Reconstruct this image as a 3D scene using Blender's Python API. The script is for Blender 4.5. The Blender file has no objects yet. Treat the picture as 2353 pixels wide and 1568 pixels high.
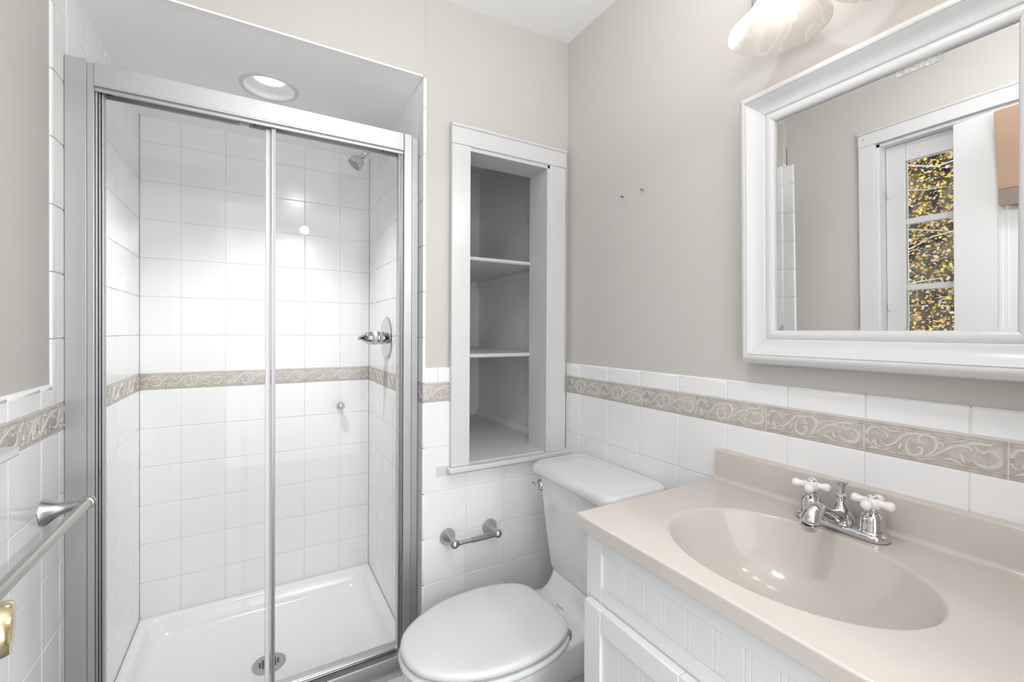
import bpy, bmesh, math, random
from mathutils import Vector, Matrix
random.seed(7)
D = bpy.data; SC = bpy.context.scene; COL = SC.collection
PI = math.pi

# ---------------------------------------------------------------- camera
YAW, PITCH, ROLL = .5211, -.0063, .0051
CAM = Vector((-1.083, -1.4466, 1.2585))
cy, sy, cp, sp, cr, sr = math.cos(YAW), math.sin(YAW), math.cos(PITCH), math.sin(PITCH), math.cos(ROLL), math.sin(ROLL)
Fw = Vector((sy*cp, cy*cp, sp)); U0 = Vector((-sy*sp, -cy*sp, cp)); R0 = Vector((cy, -sy, 0))
Rv = R0*cr + U0*sr; Uv = -R0*sr + U0*cr
cam = D.objects.new('camera', D.cameras.new('camera')); COL.objects.link(cam)
M = Matrix((Rv, Uv, -Fw)).transposed().to_4x4(); M.translation = CAM
cam.matrix_world = M
cam.data.sensor_width = 36; cam.data.lens = 1019.7444/2353*36
cam.data.shift_y = -15.61/2353; cam.data.clip_start = .01
SC.camera = cam
# ---------------------------------------------------------------- world, exposure
w = D.worlds.new('world'); SC.world = w; w.use_nodes = True
bg = w.node_tree.nodes['Background']; bg.inputs[0].default_value = (.93, .97, 1, 1); bg.inputs[1].default_value = 2.25
SC.view_settings.view_transform = 'Standard'; SC.view_settings.look = 'None'
SC.view_settings.exposure = 0.50; SC.view_settings.gamma = 1; SC.view_settings.use_curve_mapping = False
BULB, DOWN, HALL = 6.5, 2.0, 9
cyc = SC.cycles
cyc.max_bounces = 10; cyc.diffuse_bounces = 6; cyc.glossy_bounces = 5; cyc.transmission_bounces = 6; cyc.transparent_max_bounces = 12
cyc.caustics_reflective = False; cyc.caustics_refractive = False; cyc.sample_clamp_indirect = 4
cyc.use_denoising = True
# the doorway behind the camera lets the light of the bright hall in
po = D.lights.new('doorway_portal', 'AREA'); po.shape = 'RECTANGLE'; po.size = .78; po.size_y = 2.0; po.cycles.is_portal = True
pob = D.objects.new('doorway_portal', po); COL.objects.link(pob); pob.location = (-.86, -1.62, 1.02); pob.rotation_euler = (PI/2, 0, 0)
# front fill lamp added in the hall, set for its reflection in the glass
ha = D.lights.new('hall_fill_lamp', 'AREA'); ha.shape = 'DISK'; ha.size = .09; ha.energy = HALL; ha.color = (1, .99, .98)
hao = D.objects.new('hall_fill_lamp', ha); COL.objects.link(hao); hao.location = (-.648, -3.69, 2.33); hao.rotation_euler = (math.radians(55), 0, 0)

# unseen fill lights added above the camera, and the lamp in the shower soffit
def lamp(name, loc, size, energy, col=(.985, .99, 1), spread=PI):
    l = D.lights.new(name, 'AREA'); l.shape = 'DISK'; l.size = size; l.energy = energy; l.color = col; l.spread = spread
    o = D.objects.new(name, l); COL.objects.link(o); o.location = loc; return o
lamp('overhead_fill_light', (-.80, -1.02, 2.325), .12, 3)
fl = lamp('bounce_fill_light', (-.72, -1.22, 1.90), .25, 9.5); fl.rotation_euler = (PI*.97, 0, 0)  # upward fill added, bounces off the ceiling to flatten contrast
sl = D.lights.new('downlight_light', 'SPOT'); sl.energy = 32; sl.spot_size = math.radians(104); sl.spot_blend = 1; sl.shadow_soft_size = .02; sl.color = (1, .99, .98)
slo = D.objects.new('downlight_light', sl); COL.objects.link(slo); slo.location = (-1.0465, .342, 2.118)
# sun on the trees outside
sn = D.lights.new('sun', 'SUN'); sn.energy = 2.2; sn.angle = .01; sno = D.objects.new('sun', sn); COL.objects.link(sno); sno.rotation_euler = Vector((.62, .35, .7)).to_track_quat('Z', 'Y').to_euler()

# ---------------------------------------------------------------- materials
def mat(name, col, rough=.5, metal=0, spec=.5, emit=None, es=0, bump=None, coat=0, aniso=0):
    m = D.materials.new(name); m.use_nodes = True; nt = m.node_tree; b = nt.nodes['Principled BSDF']
    b.inputs['Base Color'].default_value = (*col, 1); b.inputs['Roughness'].default_value = rough
    b.inputs['Metallic'].default_value = metal; b.inputs['Specular IOR Level'].default_value = spec
    if coat: b.inputs['Coat Weight'].default_value = coat; b.inputs['Coat Roughness'].default_value = .04
    if emit: b.inputs['Emission Color'].default_value = (*emit, 1); b.inputs['Emission Strength'].default_value = es
    if bump:
        sc_, st, di = bump
        n = nt.nodes.new('ShaderNodeTexNoise'); n.inputs['Scale'].default_value = sc_; n.inputs['Detail'].default_value = 3
        tc = nt.nodes.new('ShaderNodeNewGeometry'); nt.links.new(tc.outputs['Position'], n.inputs['Vector'])
        bu = nt.nodes.new('ShaderNodeBump'); bu.inputs['Strength'].default_value = st; bu.inputs['Distance'].default_value = di
        nt.links.new(n.outputs['Fac'], bu.inputs['Height']); nt.links.new(bu.outputs[0], b.inputs['Normal'])
    return m
def noisecol(m, c1, c2, scale, detail=4, lo=.35, hi=.65):
    nt = m.node_tree; b = nt.nodes['Principled BSDF']
    g = nt.nodes.new('ShaderNodeNewGeometry'); n = nt.nodes.new('ShaderNodeTexNoise'); r = nt.nodes.new('ShaderNodeValToRGB')
    n.inputs['Scale'].default_value = scale; n.inputs['Detail'].default_value = detail
    r.color_ramp.elements[0].position = lo; r.color_ramp.elements[1].position = hi
    r.color_ramp.elements[0].color = (*c1, 1); r.color_ramp.elements[1].color = (*c2, 1)
    nt.links.new(g.outputs['Position'], n.inputs['Vector']); nt.links.new(n.outputs['Fac'], r.inputs[0]); nt.links.new(r.outputs[0], b.inputs['Base Color'])
    return m
PAINT = mat('beige_wall_paint', (.58, .555, .52), .75, spec=.2, bump=(260, .12, .001))
CEILM = mat('white_ceiling_paint', (.88, .885, .89), .8, spec=.2)
SOFF = mat('white_soffit_paint', (.90, .90, .90), .6, spec=.3)
TILE = mat('white_glazed_tile', (.87, .87, .875), .14, spec=.4, bump=(9, .05, .002))
GROUT = mat('pale_grout', (.74, .74, .735), .8)
BORD = noisecol(mat('beige_border_tile', (.56, .50, .44), .35, bump=(400, .3, .0006)), (.47, .425, .38), (.57, .52, .47), 60)
RELF = noisecol(mat('pale_border_relief', (.6, .57, .53), .3), (.58, .55, .515), (.67, .645, .61), 180)
TRIM = mat('white_trim_paint', (.68, .68, .685), .3, spec=.5)
TRIMG = mat('white_gloss_paint', (.67, .67, .675), .22, spec=.5)
CLOS = mat('off_white_closet_paint', (.86, .85, .835), .7, bump=(120, .2, .002))
CERAM = mat('white_vitreous_china', (.80, .80, .80), .07, spec=.5, coat=.3)
SEATM = mat('white_seat_enamel', (.76, .76, .76), .16, spec=.5)
ACRY = mat('white_shower_base_acrylic', (.85, .85, .85), .2, spec=.5)
CAB = mat('white_cabinet_foil', (.74, .742, .745), .35, spec=.4)
MARB = noisecol(mat('beige_cultured_marble', (.68, .60, .53), .12, spec=.5), (.56, .512, .468), (.58, .532, .488), 7, 3)
CHR = mat('chrome', (.66, .66, .67), .06, 1)
NICK = mat('brushed_nickel', (.50, .49, .47), .3, 1)
ALU = mat('satin_aluminium', (.56, .56, .565), .5, 1)
ALUD = mat('brushed_track_aluminium', (.52, .52, .51), .3, 1)
STRAIN = mat('brushed_steel_strainer', (.42, .42, .41), .38, 1)
BRASS = mat('polished_brass', (.80, .66, .40), .13, 1)
PORC = mat('white_porcelain_handle', (.84, .83, .81), .1, spec=.5, coat=.4)
BLACK = mat('black_rubber', (.02, .02, .02), .6)
DARK = mat('dark_recess', (.05, .05, .045), .8)
INK = mat('dark_grey_print', (.08, .08, .08), .6)
WINK = mat('white_print', (.95, .95, .95), .5)
SEAL = mat('translucent_white_seal', (.86, .86, .87), .25)
FLOORM = noisecol(mat('grey_vinyl_floor', (.26, .255, .245), .45), (.22, .215, .205), (.31, .305, .29), 90)
MIRR = mat('silvered_mirror', (.90, .905, .90), .0, 1)
DOORM = mat('white_door_paint', (.68, .68, .685), .35)
BOXM = mat('tan_box_fabric', (.32, .215, .145), .8, bump=(300, .3, .002))
BOXD = mat('brown_grey_band', (.20, .165, .135), .8)
BARK = mat('pale_bark', (.42, .43, .45), .9)
HILL = noisecol(mat('dark_undergrowth', (.03, .03, .025), 1), (.012, .014, .012), (.10, .08, .05), 5)
LEAFS = [mat('yellow_leaf', (.55, .38, .03), .5), mat('tan_pink_leaf', (.42, .31, .26), .5), mat('olive_leaf', (.16, .14, .03), .5), mat('ochre_leaf', (.30, .17, .02), .5)]
LAMPON = mat('lit_downlight_lens', (1, 1, 1), .5, emit=(1, .98, .95), es=DOWN)
BULBM = mat('lit_candle_bulb', (1, 1, 1), .3, emit=(1, .93, .84), es=BULB)
def mixmat(name, build):
    m = D.materials.new(name); m.use_nodes = True; nt = m.node_tree; nt.nodes.clear()
    out = nt.nodes.new('ShaderNodeOutputMaterial'); nt.links.new(build(nt), out.inputs[0]); return m
def _glass(tint, rough, boost=1.0):
    def b(nt):
        t = nt.nodes.new('ShaderNodeBsdfTransparent'); t.inputs[0].default_value = (*tint, 1)
        g = nt.nodes.new('ShaderNodeBsdfGlossy'); g.inputs['Roughness'].default_value = rough
        f = nt.nodes.new('ShaderNodeFresnel'); f.inputs[0].default_value = 1.3
        mx = nt.nodes.new('ShaderNodeMixShader')
        nt.links.new(f.outputs[0], mx.inputs[0]); nt.links.new(t.outputs[0], mx.inputs[1]); nt.links.new(g.outputs[0], mx.inputs[2])
        return mx.outputs[0]
    return b
GLASS = mixmat('clear_shower_glass', _glass((.985, .99, .985), .0))
WGLASS = mixmat('window_pane_glass', _glass((.98, .98, .98), .0))
def _shade(nt):
    g = nt.nodes.new('ShaderNodeNewGeometry'); n1 = nt.nodes.new('ShaderNodeTexNoise'); n1.inputs['Scale'].default_value = 7; n1.inputs['Detail'].default_value = 1.5; n1.inputs['Distortion'].default_value = 1.8
    nt.links.new(g.outputs['Position'], n1.inputs['Vector'])
    r = nt.nodes.new('ShaderNodeValToRGB'); e = r.color_ramp.elements
    e[0].position = .475; e[0].color = (.60, .60, .60, 1); e[1].position = .525; e[1].color = (.70, .70, .70, 1); k = e.new(.50); k.color = (.86, .86, .86, 1)
    nt.links.new(n1.outputs['Fac'], r.inputs[0])
    tr = nt.nodes.new('ShaderNodeBsdfTransparent'); tr.inputs[0].default_value = (.97, .96, .94, 1)
    tl = nt.nodes.new('ShaderNodeBsdfTranslucent'); tl.inputs[0].default_value = (.92, .88, .82, 1)
    df = nt.nodes.new('ShaderNodeBsdfDiffuse'); df.inputs[0].default_value = (.9, .88, .85, 1)
    gl = nt.nodes.new('ShaderNodeBsdfGlossy'); gl.inputs['Roughness'].default_value = .08
    m1 = nt.nodes.new('ShaderNodeMixShader'); m1.inputs[0].default_value = .55
    nt.links.new(tl.outputs[0], m1.inputs[1]); nt.links.new(df.outputs[0], m1.inputs[2])
    m2 = nt.nodes.new('ShaderNodeMixShader'); nt.links.new(r.outputs[0], m2.inputs[0]); nt.links.new(tr.outputs[0], m2.inputs[1]); nt.links.new(m1.outputs[0], m2.inputs[2])
    m3 = nt.nodes.new('ShaderNodeMixShader'); m3.inputs[0].default_value = .05; nt.links.new(m2.outputs[0], m3.inputs[1]); nt.links.new(gl.outputs[0], m3.inputs[2])
    return m3.outputs[0]
SHADE = mixmat('marbled_alabaster_glass', _shade)
def _tape(nt):
    t = nt.nodes.new('ShaderNodeBsdfTransparent'); d = nt.nodes.new('ShaderNodeBsdfDiffuse'); d.inputs[0].default_value = (.85, .85, .82, 1)
    n = nt.nodes.new('ShaderNodeTexNoise'); n.inputs['Scale'].default_value = 140
    g = nt.nodes.new('ShaderNodeNewGeometry'); nt.links.new(g.outputs['Position'], n.inputs['Vector'])
    mp = nt.nodes.new('ShaderNodeMapRange'); mp.inputs[1].default_value = .35; mp.inputs[2].default_value = .65; mp.inputs[3].default_value = .3; mp.inputs[4].default_value = .75
    nt.links.new(n.outputs['Fac'], mp.inputs[0]); m = nt.nodes.new('ShaderNodeMixShader')
    nt.links.new(mp.outputs[0], m.inputs[0]); nt.links.new(t.outputs[0], m.inputs[1]); nt.links.new(d.outputs[0], m.inputs[2]); return m.outputs[0]
TAPE = mixmat('cloudy_clear_tape', _tape)

# ---------------------------------------------------------------- mesh helpers
class MB:
    def __init__(s): s.v = []; s.f = []; s.m = []; s.mi = 0
    def add(s, vs, fs):
        b = len(s.v); s.v += [tuple(p) for p in vs]
        for f in fs: s.f.append(tuple(b+i for i in f)); s.m.append(s.mi)
    def box(s, x0, x1, y0, y1, z0, z1):
        if x0 > x1: x0, x1 = x1, x0
        if y0 > y1: y0, y1 = y1, y0
        if z0 > z1: z0, z1 = z1, z0
        s.add([(x0,y0,z0),(x1,y0,z0),(x1,y1,z0),(x0,y1,z0),(x0,y0,z1),(x1,y0,z1),(x1,y1,z1),(x0,y1,z1)],
              [(0,3,2,1),(4,5,6,7),(0,1,5,4),(1,2,6,5),(2,3,7,6),(3,0,4,7)]); return s
    def loft(s, rings, c0=True, c1=True, closed=True):
        n = len(rings[0]); vs = [p for r in rings for p in r]; fs = []
        for i in range(len(rings)-1):
            for j in range(n if closed else n-1):
                k = (j+1) % n; fs.append((i*n+j, i*n+k, (i+1)*n+k, (i+1)*n+j))
        if c0: fs.append(tuple(range(n-1, -1, -1)))
        if c1: fs.append(tuple((len(rings)-1)*n+j for j in range(n)))
        s.add(vs, fs); return s
    def tube(s, pts, rad, n=12, caps=True, flat=None):
        pts = [Vector(p) for p in pts]; N = len(pts)
        if not hasattr(rad, '__len__'): rad = [rad]*N
        T = [(pts[min(i+1, N-1)]-pts[max(i-1, 0)]).normalized() for i in range(N)]
        u = T[0].orthogonal().normalized()
        if abs(T[0].z) < .9: u = Vector((0,0,1)) - T[0]*T[0].z; u.normalize()
        R = []
        for i in range(N):
            u = (u - T[i]*u.dot(T[i])).normalized(); v = T[i].cross(u)
            R.append([pts[i] + (u*math.cos(2*PI*k/n) + v*math.sin(2*PI*k/n))*rad[i] for k in range(n)])
        return s.loft(R, caps, caps)
    def lathe(s, prof, o, ax, n=32, c0=True, c1=True, sx=1, up=None):
        o = Vector(o); ax = Vector(ax).normalized(); u = ax.orthogonal().normalized() if up is None else Vector(up).normalized(); v = ax.cross(u)
        R = [[o + ax*h + (u*math.cos(2*PI*k/n)*sx + v*math.sin(2*PI*k/n))*max(r, 1e-5) for k in range(n)] for r, h in prof]
        return s.loft(R, c0, c1)
def rr(cx_, cy_, hx, hy, r, n=6):
    r = min(r, hx*.999, hy*.999); o = []
    for q, (sx, s2) in enumerate(((1,1),(-1,1),(-1,-1),(1,-1))):
        for k in range(n+1):
            a = PI/2*q + PI/2*k/n; o.append((cx_ + sx*(hx-r) + r*math.cos(a), cy_ + s2*(hy-r) + r*math.sin(a)))
    return o
def obj(name, mb, m, parent=None, base=None, bev=0, seg=2, smooth=35, sub=0, label=None, root=None, kind=None):
    """links one mesh; with a parent its points are taken relative to the thing's root"""
    if parent is not None:
        r = parent
        while r.parent: r = r.parent
        org = r.location.copy()
    elif base is not None: org = Vector(base)
    else: org = Vector((0,0,0))
    me = D.meshes.new(name)
    me.from_pydata([tuple(Vector(p)-org) for p in mb.v], [], mb.f)
    ms = m if isinstance(m, (list, tuple)) else [m]
    for x in ms: me.materials.append(x)
    if len(ms) > 1:
        for p, i in zip(me.polygons, mb.m): p.material_index = i
    bm = bmesh.new(); bm.from_mesh(me); bmesh.ops.recalc_face_normals(bm, faces=bm.faces[:]); bm.to_mesh(me); bm.free()
    if smooth:
        for p in me.polygons: p.use_smooth = True
        me.set_sharp_from_angle(angle=math.radians(smooth))
    o = D.objects.new(name, me); COL.objects.link(o)
    if parent is not None: o.parent = parent
    else: o.location = org
    if bev:
        b = o.modifiers.new('bevel', 'BEVEL'); b.width = bev; b.segments = seg; b.limit_method = 'ANGLE'; b.angle_limit = math.radians(40)
    if sub:
        sb = o.modifiers.new('subd', 'SUBSURF'); sb.levels = sub; sb.render_levels = sub
    if label: o['label'] = label
    if kind: o['kind'] = kind
    return o
def struct(name, mb, m, **k): return obj(name, mb, m, kind='structure', **k)
def thing(name, loc, label, cat, group=None):
    o = D.objects.new(name, None); COL.objects.link(o); o.location = loc; o.empty_display_size = .05
    o['label'] = label; o['category'] = cat
    if group: o['group'] = group
    return o
def tag(o, label, cat, group=None):
    o['label'] = label; o['category'] = cat
    if group: o['group'] = group
    return o

# ---------------------------------------------------------------- room constants
T = .155; ZB, HB, HC = 1.0148, .0662, .0526; ZT = ZB+HB; ZC = ZT+HC
XL, XO, YS = -1.490, -.600, .8245; SOF = 2.112; YR = -1.56
PT = .006; TH = .007      # paint sits this far behind the tile faces
def ceilz(x): return 2.4227 + .0416*x

# floor, ceiling
struct('floor', MB().box(-1.75, .15, -3.2, .0, -.05, 0), FLOORM)
m = MB(); a = []
for z0, dz in ((0, 0), (.08, 0)):
    for x, y in ((-1.62, YR-.12), (.14, YR-.12), (.14, .13), (-1.62, .13)): a.append((x, y, ceilz(x)+z0))
m.add(a, [(0,1,2,3),(7,6,5,4),(0,4,5,1),(1,5,6,2),(2,6,7,3),(3,7,4,0)]); struct('ceiling', m, CEILM)
# painted walls
struct('wall_right', MB().box(PT, .14, YR-.12, .0+PT, 0, 2.5), PAINT)
NXL, NXR, NZ0, NZ1 = -.470, -.060, .775, 1.935          # rough opening of the closet recess
m = MB(); TB = .115
m.box(XO+.004, NXL, PT, TB, 0, 2.5); m.box(NXL, NXR, PT, TB, NZ1, 2.5); m.box(NXL, NXR, PT, TB, 0, NZ0); m.box(NXR, PT, PT, TB, 0, 2.5)
m.box(XL-.13, XO+.004, PT-.006, TB, SOF+.0062, 2.5)
struct('wall_back', m, PAINT)
WY0, WY1, WZ0, WZ1 = -1.185, -.418, 1.045, 2.073         # window opening in the left wall
m = MB(); x0, x1 = XL-.13, XL-PT
m.box(x0, x1, YR-.12, WY0, 0, 2.5); m.box(x0, x1, WY0, WY1, 0, WZ0); m.box(x0, x1, WY0, WY1, WZ1, 2.5); m.box(x0, x1, WY1, 0, 0, 2.5)
struct('wall_left', m, PAINT)
DX0, DX1 = -1.27, -.46
m = MB(); m.box(-1.62, DX0, YR-.12, YR, 0, 2.5); m.box(DX1, .14, YR-.12, YR, 0, 2.5); m.box(DX0, DX1, YR-.12, YR, 2.045, 2.5)
struct('wall_rear', m, PAINT)
# shower alcove shell and closet shell behind the recess
m = MB(); m.box(XL-.13, XL-.0017, 0, YS+.1, 0, SOF+.1); struct('wall_alcove_left', m, GROUT)
m = MB(); m.box(XL-.0, XO, YS+.0017, YS+.1, 0, SOF+.1); struct('wall_alcove_back', m, GROUT)
m = MB(); m.box(XO+.0017, XO+.05, .0105, YS+.1, 0, SOF+.1); struct('wall_alcove_right', m, GROUT)
m = MB(); m.box(0.004, .06, TB, YS+.1, 0, 2.3); struct('wall_closet_right', m, CLOS)
m = MB(); m.box(XO+.05, .06, YS, YS+.06, 0, 2.3); struct('wall_closet_back', m, CLOS)
m = MB(); m.box(XO+.05, .06, TB, YS, 2.150, 2.2); struct('ceiling_closet', m, CLOS)
m = MB(); m.box(XO+.05, .004, .0, YS, .755, .79); struct('floor_closet', m, TRIM)
# quarter-round along the closet floor
m = MB(); R = []
for y in (TB, YS):
    R.append([(.004, y, .79)] + [(.004-.020*math.cos(t), y, .79+.028*math.sin(t)) for t in [PI/2*k/6 for k in range(7)]])
m.loft(R); struct('baseboard_closet', m, CLOS)
# soffit over the shower with the round hole of the recessed lamp
DLX, DLY, DLR = -1.0465, .3420, .081
m = MB(); n = 48; ring = [(DLX+DLR*math.cos(2*PI*k/n), DLY+DLR*math.sin(2*PI*k/n)) for k in range(n)]
X0, X1, Y0, Y1 = XL, XO, 0, YS
def edge(k):
    c, s_ = math.cos(2*PI*k/n), math.sin(2*PI*k/n)
    t = min(((X1-DLX)/c if c > 1e-9 else (X0-DLX)/c if c < -1e-9 else 1e9), ((Y1-DLY)/s_ if s_ > 1e-9 else (Y0-DLY)/s_ if s_ < -1e-9 else 1e9))
    return (DLX+t*c, DLY+t*s_)
outer = [edge(k) for k in range(n)]
# pull the nearest ray ends into the corners
for cx_, cy_ in ((X0,Y0),(X0,Y1),(X1,Y0),(X1,Y1)):
    i = min(range(n), key=lambda k: (outer[k][0]-cx_)**2+(outer[k][1]-cy_)**2); outer[i] = (cx_, cy_)
m.loft([[(x, y, SOF+.006) for x, y in ring], [(x, y, SOF) for x, y in ring], [(x, y, SOF) for x, y in outer], [(x, y, SOF+.006) for x, y in outer]], False, False)
struct('ceiling_alcove', m, SOFF, smooth=0)

# ---------------------------------------------------------------- wall tiles
def tile(mb, P, ua, ub, va, vb, rl=.0016, rr_=.0016, rb=.0016, rt=.0016, h=.0016):
    g = .0010; ua += g; ub -= g; va += g; vb -= g
    if ub-ua < .004 or vb-va < .004: return
    j = [random.uniform(-.00007, .00007) for _ in range(4)]; rings = []
    def ring(a, dz, e=0):
        c = ((ua+rl*a+e, va+rb*a+e), (ub-rr_*a-e, va+rb*a+e), (ub-rr_*a-e, vb-rt*a-e), (ua+rl*a+e, vb-rt*a-e))
        return [P(u, v, TH-dz+jj) for (u, v), jj in zip(c, j)]
    rings.append([P(u, v, -.004) for u, v in ((ua,va),(ub,va),(ub,vb),(ua,vb))])
    K = 5 if max(rl, rr_, rt) > .004 else 3
    for k in range(0, K+1):
        ph = PI/2*k/K; rings.append(ring(1-math.cos(ph), h*(1-math.sin(ph))))
    rings.append(ring(1, 0, .0008))
    mb.loft(rings, False, True)
P_R = lambda y, z, d: (TH-d, y, z)            # right wall, u = y
P_B = lambda x, z, d: (x, TH-d, z)            # back wall of the room
P_L = lambda y, z, d: (XL-TH+d, y, z)         # left wall and alcove left
P_SB = lambda x, z, d: (x, YS+TH-d, z)
P_SR = lambda y, z, d: (XO+TH-d, y, z)
def cols(a, b, first, step):
    e = [a]; k = math.ceil((a-first)/step - 1e-6)
    while first + k*step < b-.008:
        if first + k*step > a+.008: e.append(first+k*step)
        k += 1
    return e + [b]
def rows_dn(zmin):
    z = ZB; r = []
    while z > zmin+.006: r.append((max(z-T, zmin), z)); z -= T
    return r
def rows_up(zmax):
    z = ZT; r = []
    while z < zmax-.006: r.append((z, min(z+T, zmax))); z += T
    return r
def field(mb, P, ce, rws, L=.0016, Rr=.0016, hedge=.0016, skip=None):
    for (z0, z1) in rws:
        for i in range(len(ce)-1):
            if skip and skip(ce[i], ce[i+1], z0, z1): continue
            tile(mb, P, ce[i], ce[i+1], z0, z1, rl=L if i == 0 else .0016, rr_=Rr if i == len(ce)-2 else .0016, h=hedge)
S0 = .0882
# right wall
m = MB(); ce = [-y for y in cols(0, 1.555, S0, T)][::-1]
field(m, P_R, ce, rows_dn(0)); 
for i in range(len(ce)-1): tile(m, P_R, ce[i], ce[i+1], ZT, ZC, rt=.007, h=.005)
m.mi = 1; m.box(.0017, .006, -1.555, 0, 0, ZC-.005)
struct('trim_1', m, [TILE, GROUT])
# back wall
m = MB(); ce = cols(XO, -.002, -.4375, T)
HU0, HU1, HZ = -.4370, -.085, .772                       # the recess is left free of tiles
for z0, z1 in rows_dn(0):
    for i in range(len(ce)-1):
        a, b = ce[i], ce[i+1]; kw = dict(rl=.008 if i == 0 else .0016)
        if z1 <= HZ or b <= HU0 or a >= HU1: tile(m, P_B, a, b, z0, z1, **kw); continue
        if z0 < HZ-.01: tile(m, P_B, max(a, HU0), min(b, HU1), z0, HZ)
        if a < HU0-.01: tile(m, P_B, a, HU0, z0, z1, **kw)
        if b > HU1+.01: tile(m, P_B, HU1, b, z0, z1, **kw)
for a, b in ((XO, -.5454), (-.5454, -.48), (-.045, -.002)): tile(m, P_B, a, b, ZT, ZC, rl=.008 if a == XO else .0016, rt=.007, h=.005)
m.mi = 1
for a, b, z0, z1 in ((XO+.008, -.48, 0, ZC-.005), (-.48, -.045, 0, .775), (-.045, -.001, 0, ZC-.004)): m.box(a, b, .0017, .0075, z0, z1)
struct('trim_2', m, [TILE, GROUT])
# left wall wainscot
m = MB(); ce = [-y for y in cols(.0, 1.10, .1017, .149)][::-1]
field(m, P_L, ce, rows_dn(0))
for i in range(len(ce)-1):
    a, b = ce[i], ce[i+1]
    if b > -.01: tile(m, P_L, a, -.0385, ZT, ZC, rt=.012, h=.006, rr_=.0016)
    else: tile(m, P_L, a, b, ZT, ZC, rt=.012, h=.006)
m.mi = 1; m.box(XL-.006, XL-.0017, -1.10, 0, 0, ZC-.011)
struct('trim_3', m, [TILE, GROUT])
# shower walls
m = MB(); ce = [-.0385, .0495, .2045, .3595, .5145, .6695, YS]
field(m, P_L, ce, rows_up(SOF), L=.012, hedge=.004)
field(m, P_L, [0.0]+ce[1:], rows_dn(.085))
m.mi = 1; m.box(XL-.006, XL-.0030, -.026, 0, ZC-.01, SOF)
struct('trim_4', m, [TILE, GROUT])
m = MB(); ce = cols(XL, XO, -1.3565, T); field(m, P_SB, ce, rows_up(SOF)); field(m, P_SB, ce, rows_dn(.085)); struct('trim_5', m, TILE)
m = MB(); ce = [0.0, .0630, .2180, .3730, .5280, .6830, YS]; field(m, P_SR, ce, rows_up(SOF), L=.008); field(m, P_SR, ce, rows_dn(.085), L=.008); struct('trim_6', m, TILE)

# ---------------------------------------------------------------- scroll border
def cm(pts, sub=5):                                     # Catmull-Rom through the points
    o = []
    for i in range(len(pts)-1):
        p = [pts[max(i-1,0)], pts[i], pts[i+1], pts[min(i+2,len(pts)-1)]]
        for k in range(sub):
            t = k/sub; o.append(tuple(.5*(2*p[1][c]+(p[2][c]-p[0][c])*t+(2*p[0][c]-5*p[1][c]+4*p[2][c]-p[3][c])*t*t+(3*p[1][c]-p[0][c]-3*p[2][c]+p[3][c])*t**3) for c in range(2)))
    return o + [pts[-1]]
RAW = [  # strokes in the picture of one border tile, with their widths
 ([(430,760),(395,715),(340,695),(270,705),(225,745),(212,800),(235,850),(300,890)], 5, 40, 8),
 ([(300,890),(330,840),(355,895),(455,930)], 6, 30, 5), ([(250,935),(300,920),(360,935),(440,950)], 6, 26, 4),
 ([(410,845),(470,905),(545,910),(640,865),(740,800),(870,782),(1000,800),(1065,800)], 6, 34, 5),
 ([(900,800),(820,825),(765,890),(765,970),(820,1035),(900,1040),(955,1000),(950,950),(900,945)], 8, 34, 18),
 ([(980,905),(925,890),(910,850),(945,810),(1020,805),(1090,845),(1125,915),(1095,990),(1010,1045),(930,1055)], 18, 36, 6),
 ([(990,1062),(1110,1035),(1230,975),(1330,935),(1430,930),(1490,955),(1525,1000)], 6, 34, 6),
 ([(1430,925),(1500,905),(1590,905),(1680,920),(1765,900)], 8, 40, 6), ([(1540,920),(1590,985),(1650,1010),(1680,985)], 6, 30, 8),
 ([(1680,985),(1760,1020),(1805,1080),(1795,1150),(1710,1190),(1600,1160),(1510,1090)], 10, 42, 5),
 ([(1190,1105),(1255,1080),(1330,1105),(1400,1150),(1470,1175)], 4, 22, 4), ([(1380,1025),(1410,1050),(1425,1100),(1455,1130)], 5, 26, 4),
 ([(450,700),(470,760),(500,795),(525,830)], 5, 26, 5), ([(400,690),(480,705),(570,755),(685,750)], 4, 20, 4),
 ([(655,995),(690,970),(722,995),(690,1020),(655,995)], 7, 9, 7), ([(650,955),(680,935),(690,880)], 4, 24, 5),
 ([(1155,840),(1190,820),(1220,840),(1190,860),(1155,840)], 6, 9, 6), ([(1160,880),(1195,905),(1205,935)], 4, 22, 5),
 ([(1320,885),(1390,880),(1480,850)], 4, 16, 4), ([(850,1062),(950,1085),(1040,1080),(1090,1100)], 4, 14, 4), ([(440,975),(500,950),(570,945)], 4, 20, 4)]
def tocell(x, y):
    yt = 600+(x-180)*.148; yb = 970+(x-180)*.21
    return ((x-180)/1700., 1-(y-yt)/(yb-yt))
STROKES = [(cm([tocell(*p) for p in pts]), a, b, c) for pts, a, b, c in RAW]
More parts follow.
